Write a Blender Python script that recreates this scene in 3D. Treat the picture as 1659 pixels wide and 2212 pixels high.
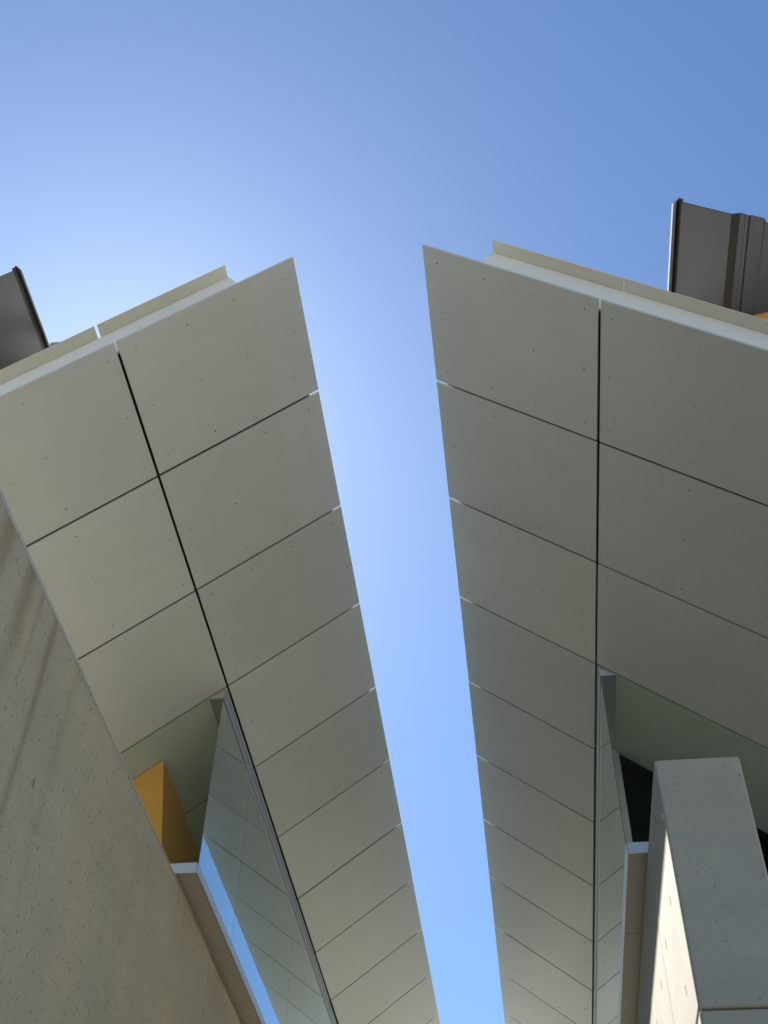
import bpy, bmesh, math, random
from mathutils import Vector, Matrix
random.seed(7)
scene = bpy.context.scene
for o in list(bpy.data.objects): bpy.data.objects.remove(o)

# ------------------------------------------------------------------ measures
S = 1.2          # metres per soffit panel pitch
EYE = 1.6
TH = math.radians(37.947); CS = math.cos(TH); SN = math.sin(TH)
G = 0.3763       # half width of the open ridge slot
ZE = 5.985       # height of the slot edges above the eye
Y0 = 3.4135      # panel module origin along the ridge
WC = 1.1738      # first panel column, measured down the slope
XJ = G + WC * CS # long joint
ZJ = ZE - WC * SN
def W(x, y, z): return Vector((x * S, y * S, z * S + EYE))
def Rf(s, t, y, n):   # point on a roof slope: side, distance down slope, along ridge, distance above soffit
    return W(s * (G + t * CS + n * SN), y, ZE - t * SN + n * CS)

# ------------------------------------------------------------------ camera
PITCH, YAW, ROLL = map(math.radians, (47.1455, -7.7786, 1.538))
fw = Vector((math.sin(YAW) * math.cos(PITCH), math.cos(YAW) * math.cos(PITCH), math.sin(PITCH)))
rt = Vector((math.cos(YAW), -math.sin(YAW), 0)); up = rt.cross(fw)
rt2 = rt * math.cos(ROLL) + up * math.sin(ROLL); up2 = -rt * math.sin(ROLL) + up * math.cos(ROLL)
cam = bpy.data.cameras.new('camera'); co = bpy.data.objects.new('camera', cam)
scene.collection.objects.link(co); scene.camera = co
cam.sensor_fit = 'VERTICAL'; cam.sensor_height = 36.0; cam.sensor_width = 27.0
cam.lens = 2530.6 / 2212 * 36.0
cam.clip_start = 0.05; cam.clip_end = 3000
M = Matrix((rt2, up2, -fw)).transposed().to_4x4(); M.translation = W(0.6666, 0, 0)
co.matrix_world = M

# ------------------------------------------------------------------ sky, sun, exposure
sun_dir = Vector((-0.298, 0.587, 0.753)).normalized()
ELEV = math.asin(sun_dir.z); AZ = math.atan2(sun_dir.x, sun_dir.y)
world = bpy.data.worlds.new('World'); scene.world = world; world.use_nodes = True
nt = world.node_tree; nt.nodes.clear()
sky = nt.nodes.new('ShaderNodeTexSky'); sky.sky_type = 'NISHITA'; sky.sun_disc = False
sky.sun_elevation = ELEV; sky.sun_rotation = AZ
sky.altitude = 0; sky.air_density = 0.87; sky.dust_density = 0.3; sky.ozone_density = 5.0
bg = nt.nodes.new('ShaderNodeBackground'); bg.inputs['Strength'].default_value = 0.0535
wo = nt.nodes.new('ShaderNodeOutputWorld')
wb = nt.nodes.new('ShaderNodeVectorMath'); wb.operation = 'MULTIPLY'; wb.inputs[1].default_value = (0.855, 0.975, 1.04)   # camera white balance
nt.links.new(sky.outputs[0], wb.inputs[0]); nt.links.new(wb.outputs[0], bg.inputs[0]); nt.links.new(bg.outputs[0], wo.inputs[0])
sl = bpy.data.lights.new('sun', 'SUN'); sl.energy = 5.0; sl.angle = math.radians(0.5); sl.color = (1.0, 0.97, 0.91)
so = bpy.data.objects.new('sun', sl); scene.collection.objects.link(so)
so.rotation_euler = sun_dir.to_track_quat('Z', 'Y').to_euler()
vs = scene.view_settings
vs.view_transform = 'Standard'; vs.look = 'None'; vs.gamma = 1; vs.exposure = 1.75
try: vs.use_curve_mapping = False
except Exception: pass
scene.cycles.max_bounces = 10; scene.cycles.diffuse_bounces = 6; scene.cycles.glossy_bounces = 5
scene.cycles.transparent_max_bounces = 16

# ------------------------------------------------------------------ materials
def mat(name):
    m = bpy.data.materials.new(name); m.use_nodes = True
    n = m.node_tree; b = n.nodes['Principled BSDF']
    return m, n, b
def N(n, t, **k):
    x = n.nodes.new(t)
    for a, v in k.items(): setattr(x, a, v)
    return x
def math_(n, op, a, b=None, c=None):
    x = N(n, 'ShaderNodeMath', operation=op)
    for i, v in enumerate((a, b, c)):
        if v is None: continue
        if isinstance(v, (int, float)): x.inputs[i].default_value = v
        else: n.links.new(v, x.inputs[i])
    return x.outputs[0]
def mixc(n, fac, a, b, blend='MIX'):
    x = N(n, 'ShaderNodeMix', data_type='RGBA', blend_type=blend)
    if isinstance(fac, (int, float)): x.inputs[0].default_value = fac
    else: n.links.new(fac, x.inputs[0])
    for i, v in ((6, a), (7, b)):
        if isinstance(v, (tuple, list)): x.inputs[i].default_value = (*v[:3], 1)
        else: n.links.new(v, x.inputs[i])
    return x.outputs[2]
def ramp(n, fac, *stops):
    x = N(n, 'ShaderNodeValToRGB')
    while len(x.color_ramp.elements) < len(stops): x.color_ramp.elements.new(0.5)
    for e, (p, v) in zip(x.color_ramp.elements, stops):
        e.position = p; e.color = (v, v, v, 1) if isinstance(v, (int, float)) else (*v, 1)
    n.links.new(fac, x.inputs[0]); return x.outputs[0]
def pos(n, scale=(1, 1, 1)):
    g = N(n, 'ShaderNodeNewGeometry'); mp = N(n, 'ShaderNodeMapping')
    n.links.new(g.outputs['Position'], mp.inputs[0]); mp.inputs['Scale'].default_value = scale
    return mp.outputs[0]
def noise(n, vec, scale, detail=4, rough=0.55):
    x = N(n, 'ShaderNodeTexNoise'); x.inputs['Scale'].default_value = scale
    x.inputs['Detail'].default_value = detail; x.inputs['Roughness'].default_value = rough
    n.links.new(vec, x.inputs['Vector']); return x.outputs[0]
def bump(n, b, h, strength, dist=0.01):
    x = N(n, 'ShaderNodeBump'); x.inputs['Strength'].default_value = strength; x.inputs['Distance'].default_value = dist
    n.links.new(h, x.inputs['Height']); n.links.new(x.outputs[0], b.inputs['Normal'])

def soffit_mat(name, col, rough, variation=0.09, dirt=0.25):
    m, n, b = mat(name)
    big = noise(n, pos(n), 0.9, 5, 0.6); fine = noise(n, pos(n), 45, 3)
    oi = N(n, 'ShaderNodeObjectInfo')
    v = math_(n, 'ADD', math_(n, 'MULTIPLY', math_(n, 'SUBTRACT', big, 0.5), 0.22),
              math_(n, 'MULTIPLY', math_(n, 'SUBTRACT', oi.outputs['Random'], 0.5), variation))
    run = noise(n, pos(n, (0.35, 5.0, 0.35)), 1.5, 4, 0.6); cloud = noise(n, pos(n), 4.5, 4, 0.65)
    v = math_(n, 'ADD', v, math_(n, 'MULTIPLY', math_(n, 'SUBTRACT', run, 0.5), 0.08))
    v = math_(n, 'ADD', v, math_(n, 'MULTIPLY', math_(n, 'SUBTRACT', cloud, 0.5), 0.07))
    v = math_(n, 'ADD', math_(n, 'ADD', v, math_(n, 'MULTIPLY', math_(n, 'SUBTRACT', fine, 0.5), 0.10)), 1.0)
    c = N(n, 'ShaderNodeVectorMath', operation='SCALE'); c.inputs[0].default_value = col
    n.links.new(v, c.inputs['Scale'])
    # faint grey specks and smudges of dirt
    sp = ramp(n, noise(n, pos(n), 14, 2, 0.4), (0.70, 0.0), (0.78, 1.0))
    cc = mixc(n, math_(n, 'MULTIPLY', sp, dirt), c.outputs[0], tuple(x * 0.55 for x in col))
    n.links.new(cc, b.inputs['Base Color'])
    rr = math_(n, 'ADD', math_(n, 'MULTIPLY', big, 0.16), rough - 0.08); n.links.new(rr, b.inputs['Roughness'])
    bump(n, b, noise(n, pos(n), 2.2, 3), 0.05, 0.02)
    return m
M_SOFFIT = soffit_mat('painted_fibre_cement', (0.485, 0.487, 0.447), 0.42)
M_FLASH = soffit_mat('cream_flashing', (0.62, 0.58, 0.47), 0.5, dirt=0.6)
M_WHITE = soffit_mat('white_fascia', (0.63, 0.625, 0.59), 0.45, dirt=0.3)
M_UNDER = soffit_mat('tan_underside', (0.41, 0.37, 0.295), 0.5, dirt=0.4)

def plain(name, col, rough=0.5, metal=0.0, var=0.15, scale=6):
    m, n, b = mat(name)
    v = math_(n, 'ADD', math_(n, 'MULTIPLY', noise(n, pos(n), scale, 5), 2 * var), 1 - var)
    c = N(n, 'ShaderNodeVectorMath', operation='SCALE'); c.inputs[0].default_value = col
    n.links.new(v, c.inputs['Scale']); n.links.new(c.outputs[0], b.inputs['Base Color'])
    b.inputs['Roughness'].default_value = rough; b.inputs['Metallic'].default_value = metal
    return m
M_DARK = plain('dark_backing', (0.030, 0.026, 0.022), 0.85)
M_VOID = plain('black_void_sheet', (0.004, 0.004, 0.005), 0.9)  # near-black colour stands in for the unlit interior
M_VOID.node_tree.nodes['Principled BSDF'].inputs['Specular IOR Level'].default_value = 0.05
M_METAL = plain('pale_aluminium', (0.56, 0.62, 0.70), 0.34, 0.5, 0.06)
M_GREYM = plain('grey_head_metal', (0.33, 0.34, 0.36), 0.38, 0.5, 0.06)
M_COPE = plain('pale_coping', (0.42, 0.40, 0.365), 0.7, 0.0, 0.22, 9)
M_GLAZE = plain('blue_grey_trim', (0.27, 0.31, 0.36), 0.25, 0.2, 0.05)
M_FLOOR = plain('interior_floor', (0.80, 0.79, 0.74), 0.6)
M_SCREW = plain('screw_head', (0.22, 0.21, 0.185), 0.5)
M_SEAL = plain('dark_slot', (0.035, 0.032, 0.03), 0.9)
M_ROOFTOP = plain('roof_sheet', (0.45, 0.45, 0.44), 0.5, 0.2)

def steel_mat():
    m, n, b = mat('dark_roof_steel')
    st = noise(n, pos(n, (7, 1.2, 7)), 1.6, 5)
    c = mixc(n, st, (0.034, 0.041, 0.049), (0.060, 0.070, 0.080))
    n.links.new(c, b.inputs['Base Color']); b.inputs['Metallic'].default_value = 0.0
    b.inputs['Roughness'].default_value = 0.45; b.inputs['Specular IOR Level'].default_value = 0.4
    return m
M_STEEL = steel_mat()

def timber_mat():
    m, n, b = mat('orange_stained_timber')
    gr = noise(n, pos(n, (9, 9, 0.7)), 3.0, 6, 0.65)
    blot = noise(n, pos(n), 2.0, 3)
    c = mixc(n, gr, (0.68, 0.285, 0.045), (0.85, 0.40, 0.075))
    c = mixc(n, math_(n, 'MULTIPLY', blot, 0.35), c, (0.50, 0.20, 0.03))
    n.links.new(c, b.inputs['Base Color']); b.inputs['Roughness'].default_value = 0.42
    bump(n, b, gr, 0.15, 0.004)
    return m
M_TIMBER = timber_mat()

def concrete_mat(name, base, dark, warm, streaks=(), pore_z=0.28, pore_r=0.19, pore_k=1.0, fine_k=0.6, big_k=0.9):
    m, n, b = mat(name)
    big = noise(n, pos(n), 0.55, 6, 0.6); mid = noise(n, pos(n, (1, 1, 0.6)), 3.0, 5, 0.65)
    fine = noise(n, pos(n), 60, 3, 0.7)
    f = ramp(n, math_(n, 'ADD', math_(n, 'MULTIPLY', big, 0.55), math_(n, 'MULTIPLY', mid, 0.45)), (0.36, 0.0), (0.64, 1.0))
    c = mixc(n, f, dark, base)
    wv = ramp(n, noise(n, pos(n, (1, 1, 0.25)), 0.8, 4), (0.48, 0.0), (0.66, 1.0))
    c = mixc(n, math_(n, 'MULTIPLY', wv, 0.55), c, warm)
    c = mixc(n, math_(n, 'MULTIPLY', ramp(n, fine, (0.36, 1.0), (0.56, 0.0)), fine_k), c, tuple(x * 0.62 for x in base))
    lift = ramp(n, noise(n, pos(n, (0.25, 0.25, 2.6)), 1.3, 4, 0.7), (0.42, 0.0), (0.62, 1.0))
    c = mixc(n, math_(n, 'MULTIPLY', lift, 0.28), c, tuple(x * 0.8 for x in dark))
    # vertical air-hole pores, small and larger
    v = N(n, 'ShaderNodeTexVoronoi'); v.inputs['Scale'].default_value = 9.0
    n.links.new(pos(n, (1, 1, pore_z)), v.inputs['Vector'])
    sep = N(n, 'ShaderNodeSeparateColor'); n.links.new(v.outputs['Color'], sep.inputs[0])
    rad = math_(n, 'MULTIPLY', math_(n, 'POWER', sep.outputs[0], 3.0), pore_r)
    p1 = math_(n, 'SUBTRACT', 1.0, N_smooth(n, v.outputs['Distance'], rad))
    v2 = N(n, 'ShaderNodeTexVoronoi'); v2.inputs['Scale'].default_value = 34.0
    n.links.new(pos(n, (1, 1, 0.45)), v2.inputs['Vector'])
    sep2 = N(n, 'ShaderNodeSeparateColor'); n.links.new(v2.outputs['Color'], sep2.inputs[0])
    rad2 = math_(n, 'MULTIPLY', math_(n, 'POWER', sep2.outputs[0], 3.0), 0.26)
    p2 = math_(n, 'SUBTRACT', 1.0, N_smooth(n, v2.outputs['Distance'], rad2))
    v3 = N(n, 'ShaderNodeTexVoronoi'); v3.inputs['Scale'].default_value = 3.6
    n.links.new(pos(n, (1.3, 1.3, 0.42)), v3.inputs['Vector'])
    sep3 = N(n, 'ShaderNodeSeparateColor'); n.links.new(v3.outputs['Color'], sep3.inputs[0])
    rad3 = math_(n, 'MULTIPLY', math_(n, 'GREATER_THAN', sep3.outputs[1], 0.45), math_(n, 'ADD', math_(n, 'MULTIPLY', sep3.outputs[0], 0.035), 0.022))
    p3 = math_(n, 'MULTIPLY', math_(n, 'SUBTRACT', 1.0, N_smooth(n, v3.outputs['Distance'], rad3)), big_k)
    pores = math_(n, 'MAXIMUM', p3, math_(n, 'MAXIMUM', math_(n, 'MULTIPLY', p1, pore_k), math_(n, 'MULTIPLY', p2, 0.75 * pore_k)))
    c = mixc(n, pores, c, tuple(x * 0.30 for x in dark))
    # rusty water streaks running down from the top edge: (y, width, top, length, strength) in metres
    g = N(n, 'ShaderNodeNewGeometry'); sx = N(n, 'ShaderNodeSeparateXYZ'); n.links.new(g.outputs['Position'], sx.inputs[0])
    wob = math_(n, 'MULTIPLY', math_(n, 'SUBTRACT', noise(n, pos(n, (1, 1, 0.5)), 1.7, 3), 0.5), 0.12)
    brk = ramp(n, noise(n, pos(n, (1, 6, 0.5)), 2.0, 4), (0.3, 0.35), (0.6, 1.0))
    for (yy, wd, top, ln, stg) in streaks:
        d = math_(n, 'DIVIDE', math_(n, 'SUBTRACT', math_(n, 'ADD', sx.outputs[1], wob), yy), wd)
        ga = math_(n, 'POWER', 2.718, math_(n, 'MULTIPLY', math_(n, 'MULTIPLY', d, d), -1.0))
        dz = math_(n, 'DIVIDE', math_(n, 'SUBTRACT', top, sx.outputs[2]), ln)
        fa = N(n, 'ShaderNodeClamp'); n.links.new(math_(n, 'SUBTRACT', 1.0, dz), fa.inputs[0])
        k = math_(n, 'MULTIPLY', math_(n, 'MULTIPLY', ga, fa.outputs[0]), math_(n, 'MULTIPLY', brk, stg))
        c = mixc(n, k, c, (0.20, 0.125, 0.062))
    n.links.new(c, b.inputs['Base Color']); b.inputs['Roughness'].default_value = 0.8
    b.inputs['Specular IOR Level'].default_value = 0.3
    h = math_(n, 'SUBTRACT', math_(n, 'MULTIPLY', mid, 0.35), pores)
    bump(n, b, h, 0.35, 0.006)
    return m
def N_smooth(n, val, edge):
    x = N(n, 'ShaderNodeMapRange', interpolation_type='SMOOTHSTEP')
    n.links.new(val, x.inputs[0]); n.links.new(math_(n, 'MULTIPLY', edge, 0.5), x.inputs[1])
    n.links.new(math_(n, 'ADD', edge, 0.001), x.inputs[2])
    return x.outputs[0]
TOPZ = 3.757 * S + EYE
M_CONC_TAN = concrete_mat('tan_concrete', (0.52, 0.455, 0.32), (0.42, 0.37, 0.27), (0.57, 0.46, 0.285),
    streaks=((3.64 * S, 0.075, TOPZ, 1.1, 0.75), (3.99 * S, 0.034, TOPZ, 1.9, 0.9), (3.33 * S, 0.09, TOPZ, 1.3, 0.7), (3.78 * S, 0.03, TOPZ, 0.8, 0.5),
             (6.75 * S, 0.4, TOPZ, 0.7, 0.22), (7.75 * S, 0.3, TOPZ, 0.9, 0.3), (4.35 * S, 0.05, TOPZ, 2.4, 0.25)))
M_CONC_GREY = concrete_mat('grey_concrete', (0.40, 0.38, 0.31), (0.325, 0.31, 0.26), (0.42, 0.385, 0.29), pore_z=0.8, pore_r=0.09, pore_k=0.7, fine_k=0.22, big_k=0.0)

def glass_mat(name, tint, f0, f1):
    m, n, b = mat(name); n.nodes.remove(b)
    out = n.nodes['Material Output']
    lw = N(n, 'ShaderNodeFresnel'); lw.inputs['IOR'].default_value = 1.5
    tr = N(n, 'ShaderNodeBsdfTransparent'); tr.inputs[0].default_value = (*tint, 1)
    gl = N(n, 'ShaderNodeBsdfGlossy'); gl.inputs['Color'].default_value = (0.87, 0.96, 0.93, 1); gl.inputs['Roughness'].default_value = 0.0
    fac = math_(n, 'MINIMUM', math_(n, 'ADD', math_(n, 'MULTIPLY', lw.outputs[0], f1), f0), 1.0)
    mx = N(n, 'ShaderNodeMixShader')
    n.links.new(fac, mx.inputs[0]); n.links.new(tr.outputs[0], mx.inputs[1]); n.links.new(gl.outputs[0], mx.inputs[2])
    n.links.new(mx.outputs[0], out.inputs[0])
    return m
M_GLASS_SIDE = glass_mat('coated_side_glass', (0.93, 0.985, 0.96), 0.35, 1.2)
M_GLASS_FRONT = glass_mat('green_front_glass', (0.955, 0.99, 0.96), 0.0, 0.18)

def ground_mat():
    m, n, b = mat('pale_paving')
    f = noise(n, pos(n), 0.7, 6)
    br = N(n, 'ShaderNodeTexBrick'); br.offset = 0.0; br.inputs['Scale'].default_value = 1.0
    br.inputs['Brick Width'].default_value = 0.6; br.inputs['Row Height'].default_value = 0.6; br.inputs['Mortar Size'].default_value = 0.008
    br.inputs['Color1'].default_value = (0.25, 0.238, 0.20, 1); br.inputs['Color2'].default_value = (0.225, 0.214, 0.18, 1)
    br.inputs['Mortar'].default_value = (0.2, 0.18, 0.15, 1)
    n.links.new(pos(n), br.inputs['Vector'])
    c = mixc(n, math_(n, 'MULTIPLY', f, 0.3), br.outputs[0], (0.19, 0.18, 0.15))
    n.links.new(c, b.inputs['Base Color']); b.inputs['Roughness'].default_value = 0.85
    return m
M_GROUND = ground_mat()

# ------------------------------------------------------------------ mesh helpers
COL = scene.collection
def rootloc(p):
    while p.parent: p = p.parent
    return p.location
def link(name, me, parent=None, m=None):
    o = bpy.data.objects.new(name, me); COL.objects.link(o)
    if parent is not None: o.parent = parent
    if m is not None and not me.materials: me.materials.append(m)
    return o
def from_bm(name, bm, m, parent=None):
    if parent is not None:
        bmesh.ops.translate(bm, verts=bm.verts, vec=-rootloc(parent))
    bmesh.ops.recalc_face_normals(bm, faces=bm.faces)
    me = bpy.data.meshes.new(name); bm.to_mesh(me); bm.free()
    return link(name, me, parent, m)
HEX = ((0, 1, 2, 3), (7, 6, 5, 4), (0, 4, 5, 1), (1, 5, 6, 2), (2, 6, 7, 3), (3, 7, 4, 0))
def hexa(bm, pts):
    v = [bm.verts.new(p) for p in pts]
    for f in HEX: bm.faces.new([v[i] for i in f])
def box(bm, x0, x1, y0, y1, z0, z1):
    hexa(bm, [W(x0, y0, z0), W(x1, y0, z0), W(x1, y1, z0), W(x0, y1, z0), W(x0, y0, z1), W(x1, y0, z1), W(x1, y1, z1), W(x0, y1, z1)])
def rbox(bm, s, t0, t1, y0, y1, n0, n1):
    hexa(bm, [Rf(s, t0, y0, n0), Rf(s, t1, y0, n0), Rf(s, t1, y1, n0), Rf(s, t0, y1, n0), Rf(s, t0, y0, n1), Rf(s, t1, y0, n1), Rf(s, t1, y1, n1), Rf(s, t0, y1, n1)])
def prism(bm, prof, y0, y1):   # profile of (x, z) extruded along the ridge direction
    a = [bm.verts.new(W(x, y0, z)) for x, z in prof]; b = [bm.verts.new(W(x, y1, z)) for x, z in prof]
    bm.faces.new(a); bm.faces.new(b[::-1]); k = len(prof)
    for i in range(k): bm.faces.new((a[i], b[i], b[(i + 1) % k], a[(i + 1) % k]))
def bevel(bm, w, seg=2):
    bmesh.ops.bevel(bm, geom=list(bm.edges), offset=w, segments=seg, affect='EDGES', profile=0.5)
def part(name, m, parent, fn):
    bm = bmesh.new(); fn(bm); return from_bm(name, bm, m, parent)
def thing(name, loc, label, cat, group=None):
    o = bpy.data.objects.new(name, None); COL.objects.link(o); o.location = loc
    o['label'] = label; o['category'] = cat; o['kind'] = 'thing'
    if group: o['group'] = group
    return o

# ------------------------------------------------------------------ ground
bm = bmesh.new()
v = [bm.verts.new(p) for p in ((-900, -900, 0), (900, -900, 0), (900, 900, 0), (-900, 900, 0))]; bm.faces.new(v)
g = from_bm('ground', bm, M_GROUND); g['kind'] = 'structure'

# ------------------------------------------------------------------ the two wings
ROWS = 12; YEND = Y0 + ROWS; TEND = 2.95
GAP = 0.0092; PT = 0.012        # half joint, panel thickness
YFRONT = 3.446                  # near end of the soffit
YB = Y0 + 3.0                   # front of the glass bay
XG = 1.318; ZS0, ZS1 = 3.795, 3.865
def ZSB(x): return ZE - (x - G) * math.tan(TH) - .005
def wing(s, label, detail):
    root = thing('building', W(s * 3.0, 8.0, -EYE / S), label, 'building', 'mirrored roof wings over the open slot')
    # soffit panels, one object each; rows past the first share meshes
    shared = {}
    screws = bmesh.new()
    for k in range(ROWS):
        ya = YFRONT if k == 0 else Y0 + k + GAP; yb = Y0 + k + 1 - GAP
        for c, (ta, tb) in enumerate(((0.0, WC - GAP), (WC + GAP, TEND))):
            if k < 2:
                o = part('soffit_panel', M_SOFFIT, root, lambda b: rbox(b, s, ta, tb, ya, yb, 0.0, PT))
                o.location = [random.uniform(-.0012, .0012) for _ in range(3)]
                if k == 1: shared[c] = o
            else:
                o = shared[c].copy(); COL.objects.link(o); o.parent = root; o.location = (random.uniform(-.0015, .0015), (k - 1) * S + random.uniform(-.002, .002), random.uniform(-.0015, .0015))
            tt = (0.098, 0.430, 0.75, 1.078) if c == 0 else (1.243, 1.757, 2.27, 2.78)
            for t in tt:
                for y in ((ya + yb) / 2, ya + 0.094, yb - 0.094):
                    t_ = t + random.uniform(-.006, .006); y_ = y + random.uniform(-.008, .008); r = random.choice((0.0045, 0.0055, 0.0065))
                    ring = [Rf(s, t_ + r * math.cos(a), y_ + r * math.sin(a), -0.0018) for a in (0, 1.05, 2.09, 3.14, 4.19, 5.24)]
                    top = [Rf(s, t_ + r * math.cos(a), y_ + r * math.sin(a), 0.002) for a in (0, 1.05, 2.09, 3.14, 4.19, 5.24)]
                    A = [screws.verts.new(p) for p in ring]; B = [screws.verts.new(p) for p in top]
                    screws.faces.new(A)
                    for i in range(6): screws.faces.new((A[i], B[i], B[(i + 1) % 6], A[(i + 1) % 6]))
    sc = from_bm('screw_heads', screws, M_SCREW, root); sc['kind'] = 'stuff'
    # roof body: dark backing board, white end face and slab, projecting flashing
    part('backing_board', M_DARK, root, lambda b: rbox(b, s, 0.05, TEND, 3.53, YEND, 0.042, 0.052))
    part('roof_slab', M_ROOFTOP, root, lambda b: rbox(b, s, 0.325, TEND, 3.545, YEND, 0.055, 0.232))
    part('end_fascia', M_WHITE, root, lambda b: rbox(b, s, 0.323, TEND, 3.526, 3.542, 0.030, 0.233))
    cuts = ((0.327, 1.168 if s < 0 else 1.180), (1.186 if s < 0 else 1.1825, TEND))
    for a, e in cuts:
        part('edge_flashing', M_FLASH, root, lambda b: rbox(b, s, a, e, 3.446, 3.75, 0.2350, 0.2385))
    part('roof_cover', M_ROOFTOP, root, lambda b: rbox(b, s, 0.326, TEND, 3.755, YEND, 0.2345, 0.245))
    # orange timber storey and the dark trough-deck roof above it
    xe = 1.813 if s > 0 else 1.962
    ye = 3.33 if s > 0 else 3.30
    NR = 0.90
    te = (xe - G - NR * SN) / CS
    def deck(b):
        prof = [(0, .0), (0, .030), (.022, .030), (.030, .0)]
        u = .030
        while u < 2.4:
            prof += [(u + .300, 0), (u + .335, .032), (u + .365, .032), (u + .372, .027), (u + .388, .027), (u + .395, .035), (u + .47, .035), (u + .50, .0)]
            u += .50
        lo = [(te + a, h) for a, h in prof]; hi = [(te + a, h + .007) for a, h in prof]
        loop = lo + hi[::-1]
        A = [b.verts.new(Rf(s, t, ye, NR + n)) for t, n in loop]; B = [b.verts.new(Rf(s, t, YEND - 2, NR + n)) for t, n in loop]
        k = len(lo)
        for i in range(len(loop)):
            j = (i + 1) % len(loop); b.faces.new((A[i], B[i], B[j], A[j]))
        for V in (A, B):
            for i in range(k - 1): b.faces.new((V[i], V[i + 1], V[2 * k - 2 - i], V[2 * k - 1 - i]))
    dk = part('metal_roof', M_STEEL, root, deck)
    part('edge_trim', M_STEEL if s < 0 else M_METAL, dk, lambda b: rbox(b, s, te - .010, te - .001, ye - .002, YEND - 2, -.035 + NR, NR + .045))
    def upper(b):
        fy = lambda t: 3.95 - 0.6 * (t - 1.588)
        ta, tb = te + .06, TEND
        hexa(b, [Rf(s, ta, fy(ta), .247), Rf(s, tb, fy(tb), .247), Rf(s, tb, YEND - 2.5, .247), Rf(s, ta, YEND - 2.5, .247),
                 Rf(s, ta, fy(ta), NR - .003), Rf(s, tb, fy(tb), NR - .003), Rf(s, tb, YEND - 2.5, NR - .003), Rf(s, ta, YEND - 2.5, NR - .003)])
    part('timber_wall', M_TIMBER, root, upper)
    # glass bay
    xs = 1.9 if s > 0 else 2.5
    bay = part('window_bay', M_FLOOR, root, lambda b: box(b, s * (XG + .012), s * xs, YB + .012, YEND - 1, ZS0 + .006, ZS1 - .003))
    part('front_fascia', M_METAL, bay, lambda b: box(b, s * (XG + .012), s * xs, YB - .004, YB + .010, ZS0, ZS1))
    part('side_fascia', M_METAL, bay, lambda b: box(b, s * XG, s * (XG + .010), YB, YEND - 1, ZS0, ZS1 - .01))
    ys = [YB + .004, YB + 1, YB + 3]
    while ys[-1] + 2 < YEND - 1: ys.append(ys[-1] + 2)
    for i in range(len(ys) - 1):
        part('underside_panel', M_UNDER, bay, lambda b: box(b, s * (XG + .013), s * 1.9, ys[i] + .004, ys[i + 1] - .004, ZS0, ZS0 + .005))
    zR = ZJ - 0.105 * math.tan(TH) - .018
    zt = ZJ - .022
    for i in range(len(ys) - 1):
        part('side_pane', M_GLASS_SIDE, bay, lambda b: box(b, s * (XG + .001), s * (XG + .007), ys[i] + (.002 if i else 0), ys[i + 1] - .002, ZS1 - .008, zR - .004))
    # head box: triangular bulkhead under the slope behind the glass
    xo = XG - .004
    def zs(x): return ZE - (x - G) * math.tan(TH) - .005
    part('head_box', M_GREYM, bay, lambda b: prism(b, [(s * (xo + .004), zR), (s * (xo + .112), zR), (s * (xo + .112), zs(xo + .112)), (s * (xo + .004), zs(xo + .004) - .012)], YB + .014, YEND - 1))
    part('head_fascia', M_GLAZE, bay, lambda b: box(b, s * (xo - .008), s * (xo + .002), YB + .002, YEND - 1, zR - .006, zs(xo) - .010))
    part('corner_infill', M_METAL if s > 0 else M_UNDER, bay, lambda b: prism(b, [(s * (xo + .004), zR), (s * (xo + .112), zR), (s * (xo + .004), zs(xo + .004) - .012)], YB + .004, YB + .012))
    # front pane follows the slope
    def front(b):
        x0, x1 = XG + .008, 2.88
        def q(y): return [W(s * x0, y, ZS1 + .001), W(s * x1, y, ZS1 + .001), W(s * x1, y, zs(x1) + .02), W(s * (xo + .114), y, zs(xo + .114) + .02), W(s * (xo + .114), y, zR - .003), W(s * x0, y, zR - .003)]
        A = [b.verts.new(p) for p in q(YB - .003)]; B = [b.verts.new(p) for p in q(YB + .003)]
        for V in (A, B): b.faces.new((V[0], V[1], V[4], V[5])); b.faces.new((V[1], V[2], V[3], V[4]))
        for i in range(6): b.faces.new((A[i], B[i], B[(i + 1) % 6], A[(i + 1) % 6]))
    part('front_pane', M_GLASS_FRONT, bay, front)
    part('added_outer_pane', M_GLASS_FRONT, root, lambda b: box(b, s * 2.92, s * 2.926, YB, YEND - .5, ZS1, ZSB(2.93)))  # unseen glazing added in place of a wall to let daylight in
    return root, bay, zs

LW, LBAY, ZSL = wing(-1, 'left wing with an orange timber corner behind its glass bay', 'L')
RW, RBAY, ZSR = wing(1, 'right wing with a black opening and pale mullion behind its glass bay', 'R')

# left: orange timber core in the bay, its near corner leaning
def core(b):
    # (top x, bottom x) of the leaning side face
    yn, yf = 6.72, 7.40
    def ring(y, drop): return [W(-1.641, y, 4.044 - 0.18), W(-2.85, y, 3.867), W(-2.85, y, ZSL(2.85) - drop), W(-1.786, y, ZSL(1.786) - drop)]
    A = [b.verts.new(p) for p in ring(yn, .004)]; B = [b.verts.new(p) for p in ring(yf, .004)]
    b.faces.new(A); b.faces.new(B[::-1])
    for i in range(4): b.faces.new((A[i], B[i], B[(i + 1) % 4], A[(i + 1) % 4]))
part('timber_core', M_TIMBER, LW, core)
def core2(b):
    yn, yf = 7.402, YEND - 1.2
    def ring(y): return [W(-1.62, y, 3.867), W(-2.85, y, 3.867), W(-2.85, y, ZSL(2.85) - .010), W(-1.80, y, ZSL(1.80) - .010)]
    A = [b.verts.new(p) for p in ring(yn)]; B = [b.verts.new(p) for p in ring(yf)]
    b.faces.new(A); b.faces.new(B[::-1])
    for i in range(4): b.faces.new((A[i], B[i], B[(i + 1) % 4], A[(i + 1) % 4]))
part('timber_core', M_TIMBER, LW, core2)

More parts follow.
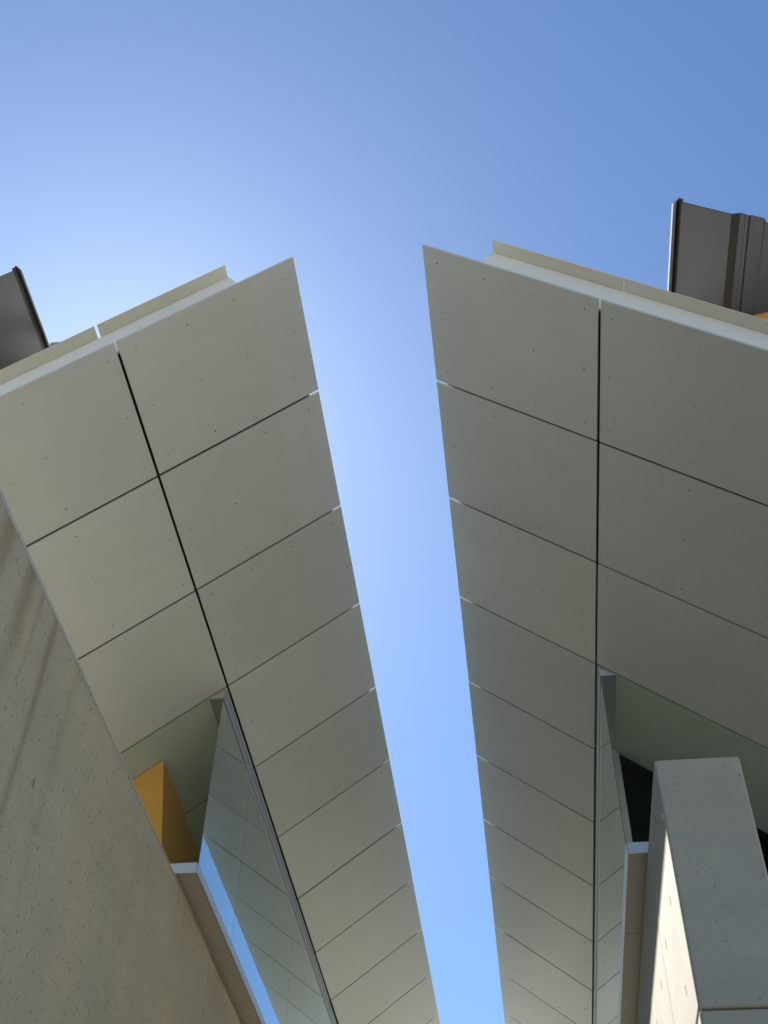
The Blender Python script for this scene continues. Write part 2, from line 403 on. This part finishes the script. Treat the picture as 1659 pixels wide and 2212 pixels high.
part('cheek_panel', M_GLAZE, LW, lambda b: box(b, -1.90, -1.79, 3.775, 3.80, 5.21, 5.825))

# right: black sheet painted as the opening's unlit depth, pale mullion beside the glass
def inner(b):
    prism(b, [(1.462, 3.867), (2.87, 3.867), (2.87, ZSR(2.87) - .001), (1.462, ZSR(1.462) - .001)], 7.30, 7.36)
part('opening_void_sheet', M_VOID, RW, inner)
part('opening_void_sheet', M_VOID, RW, lambda b: box(b, 1.95, 2.87, 7.302, 7.358, -EYE / S, 3.865))
part('mullion', M_METAL, RW, lambda b: prism(b, [(1.408, 3.867), (1.458, 3.867), (1.458, ZSR(1.458) - .002), (1.408, ZSR(1.408) - .002)], 7.285, 7.345))
part('mullion', M_GREYM, RW, lambda b: prism(b, [(1.375, 3.867), (1.396, 3.867), (1.396, ZSR(1.396) - .04), (1.375, ZSR(1.375) - .04)], 7.32, 7.35))

# ------------------------------------------------------------------ free-standing concrete walls
def wall(s, xin, label, m, ycuts, zcuts, bev, seam, jg=.002):
    th_ = 0.452
    root = thing('concrete_wall', W(s * (xin + th_ / 2), (ycuts[0] + ycuts[-1]) / 2, -EYE / S), label, 'wall')
    for i in range(len(ycuts) - 1):
        for j in range(len(zcuts) - 1):
            def fn(b):
                box(b, s * xin, s * (xin + th_), ycuts[i] + (jg if i else 0), ycuts[i + 1] - jg, zcuts[j] + (.003 if j else 0), zcuts[j + 1] - (.003 if j < len(zcuts) - 2 else 0))
                sm, bg = [], []
                for e in b.edges:
                    mid = (e.verts[0].co + e.verts[1].co) / 2 / S
                    flat = abs(e.verts[0].co.y - e.verts[1].co.y) < 1e-5
                    (sm if flat and abs(mid.y - ycuts[0]) > .01 else bg).append(e)
                bmesh.ops.bevel(b, geom=bg, offset=bev * S, segments=3, affect='EDGES', profile=0.5)
                es = [e for e in b.edges if abs(e.verts[0].co.y - e.verts[1].co.y) < 1e-5 and abs(e.verts[0].co.y / S - ycuts[0]) > .05 and len(e.link_faces) == 2 and e.calc_face_angle() > 1.2]
                bmesh.ops.bevel(b, geom=es, offset=seam * S, segments=1, affect='EDGES')
            o = part('wall_block', m, root, fn)
            for p in o.data.polygons: p.use_smooth = False
    # joint filler; white on the left to imitate light caught in the groove
    part('joint_filler', M_WHITE if s < 0 else M_UNDER, root, lambda b: box(b, s * (xin + (.014 if s < 0 else .03)), s * (xin + th_ - .03), ycuts[0] + .04, ycuts[-1] - .03, zcuts[0], zcuts[-1] - .04))
    return root
wl = wall(-1, 1.447, 'long tan concrete wall with rust streaks, beneath the left soffit', M_CONC_TAN, (-1.5, 7.41, 13.41, 16.4), (-EYE / S, 3.757), 0.018, 0.006, .011)
wr = wall(1, 1.434, 'grey concrete wall end with a sunlit side face, beneath the right soffit', M_CONC_GREY, (5.41, 6.42, 12.42, 15.9), (-EYE / S, 2.397, 3.757), 0.016, 0.003)
for ya, yb in ((-1.49, 3.638), (3.643, 3.90), (3.904, 4.50), (4.504, 7.39)):
    def cope(b):
        lo = lambda y: min(3.757, 3.732 + max(0, y - 3.6) * .0108)
        x0, x1 = -1.4445, -1.50
        hexa(b, [W(x0, ya, lo(ya)), W(x1, ya, lo(ya)), W(x1, yb, lo(yb)), W(x0, yb, lo(yb)), W(x0, ya, 3.7595), W(x1, ya, 3.7595), W(x1, yb, 3.7595), W(x0, yb, 3.7595)])
    part('coping_strip', M_COPE, wl, cope)
def slots(b):
    for y, z in ((5.717, 3.104), (6.194, 3.107), (5.717, 2.628), (6.725, 3.128), (6.216, 3.597), (5.747, 3.6), (6.2, 2.64), (6.903, 3.62), (7.25, 3.13), (7.6, 3.61), (7.75, 3.14)):
        hexa(b, [W(1.4325, y - .003, z - .028), W(1.45, y - .003, z - .028), W(1.45, y + .003, z - .028), W(1.4325, y + .003, z - .028),
                 W(1.4325, y - .003, z + .022), W(1.45, y - .003, z + .022), W(1.45, y + .003, z + .022), W(1.4325, y + .003, z + .022)])
o = part('tie_slots', M_SEAL, wr, slots); o['kind'] = 'stuff'
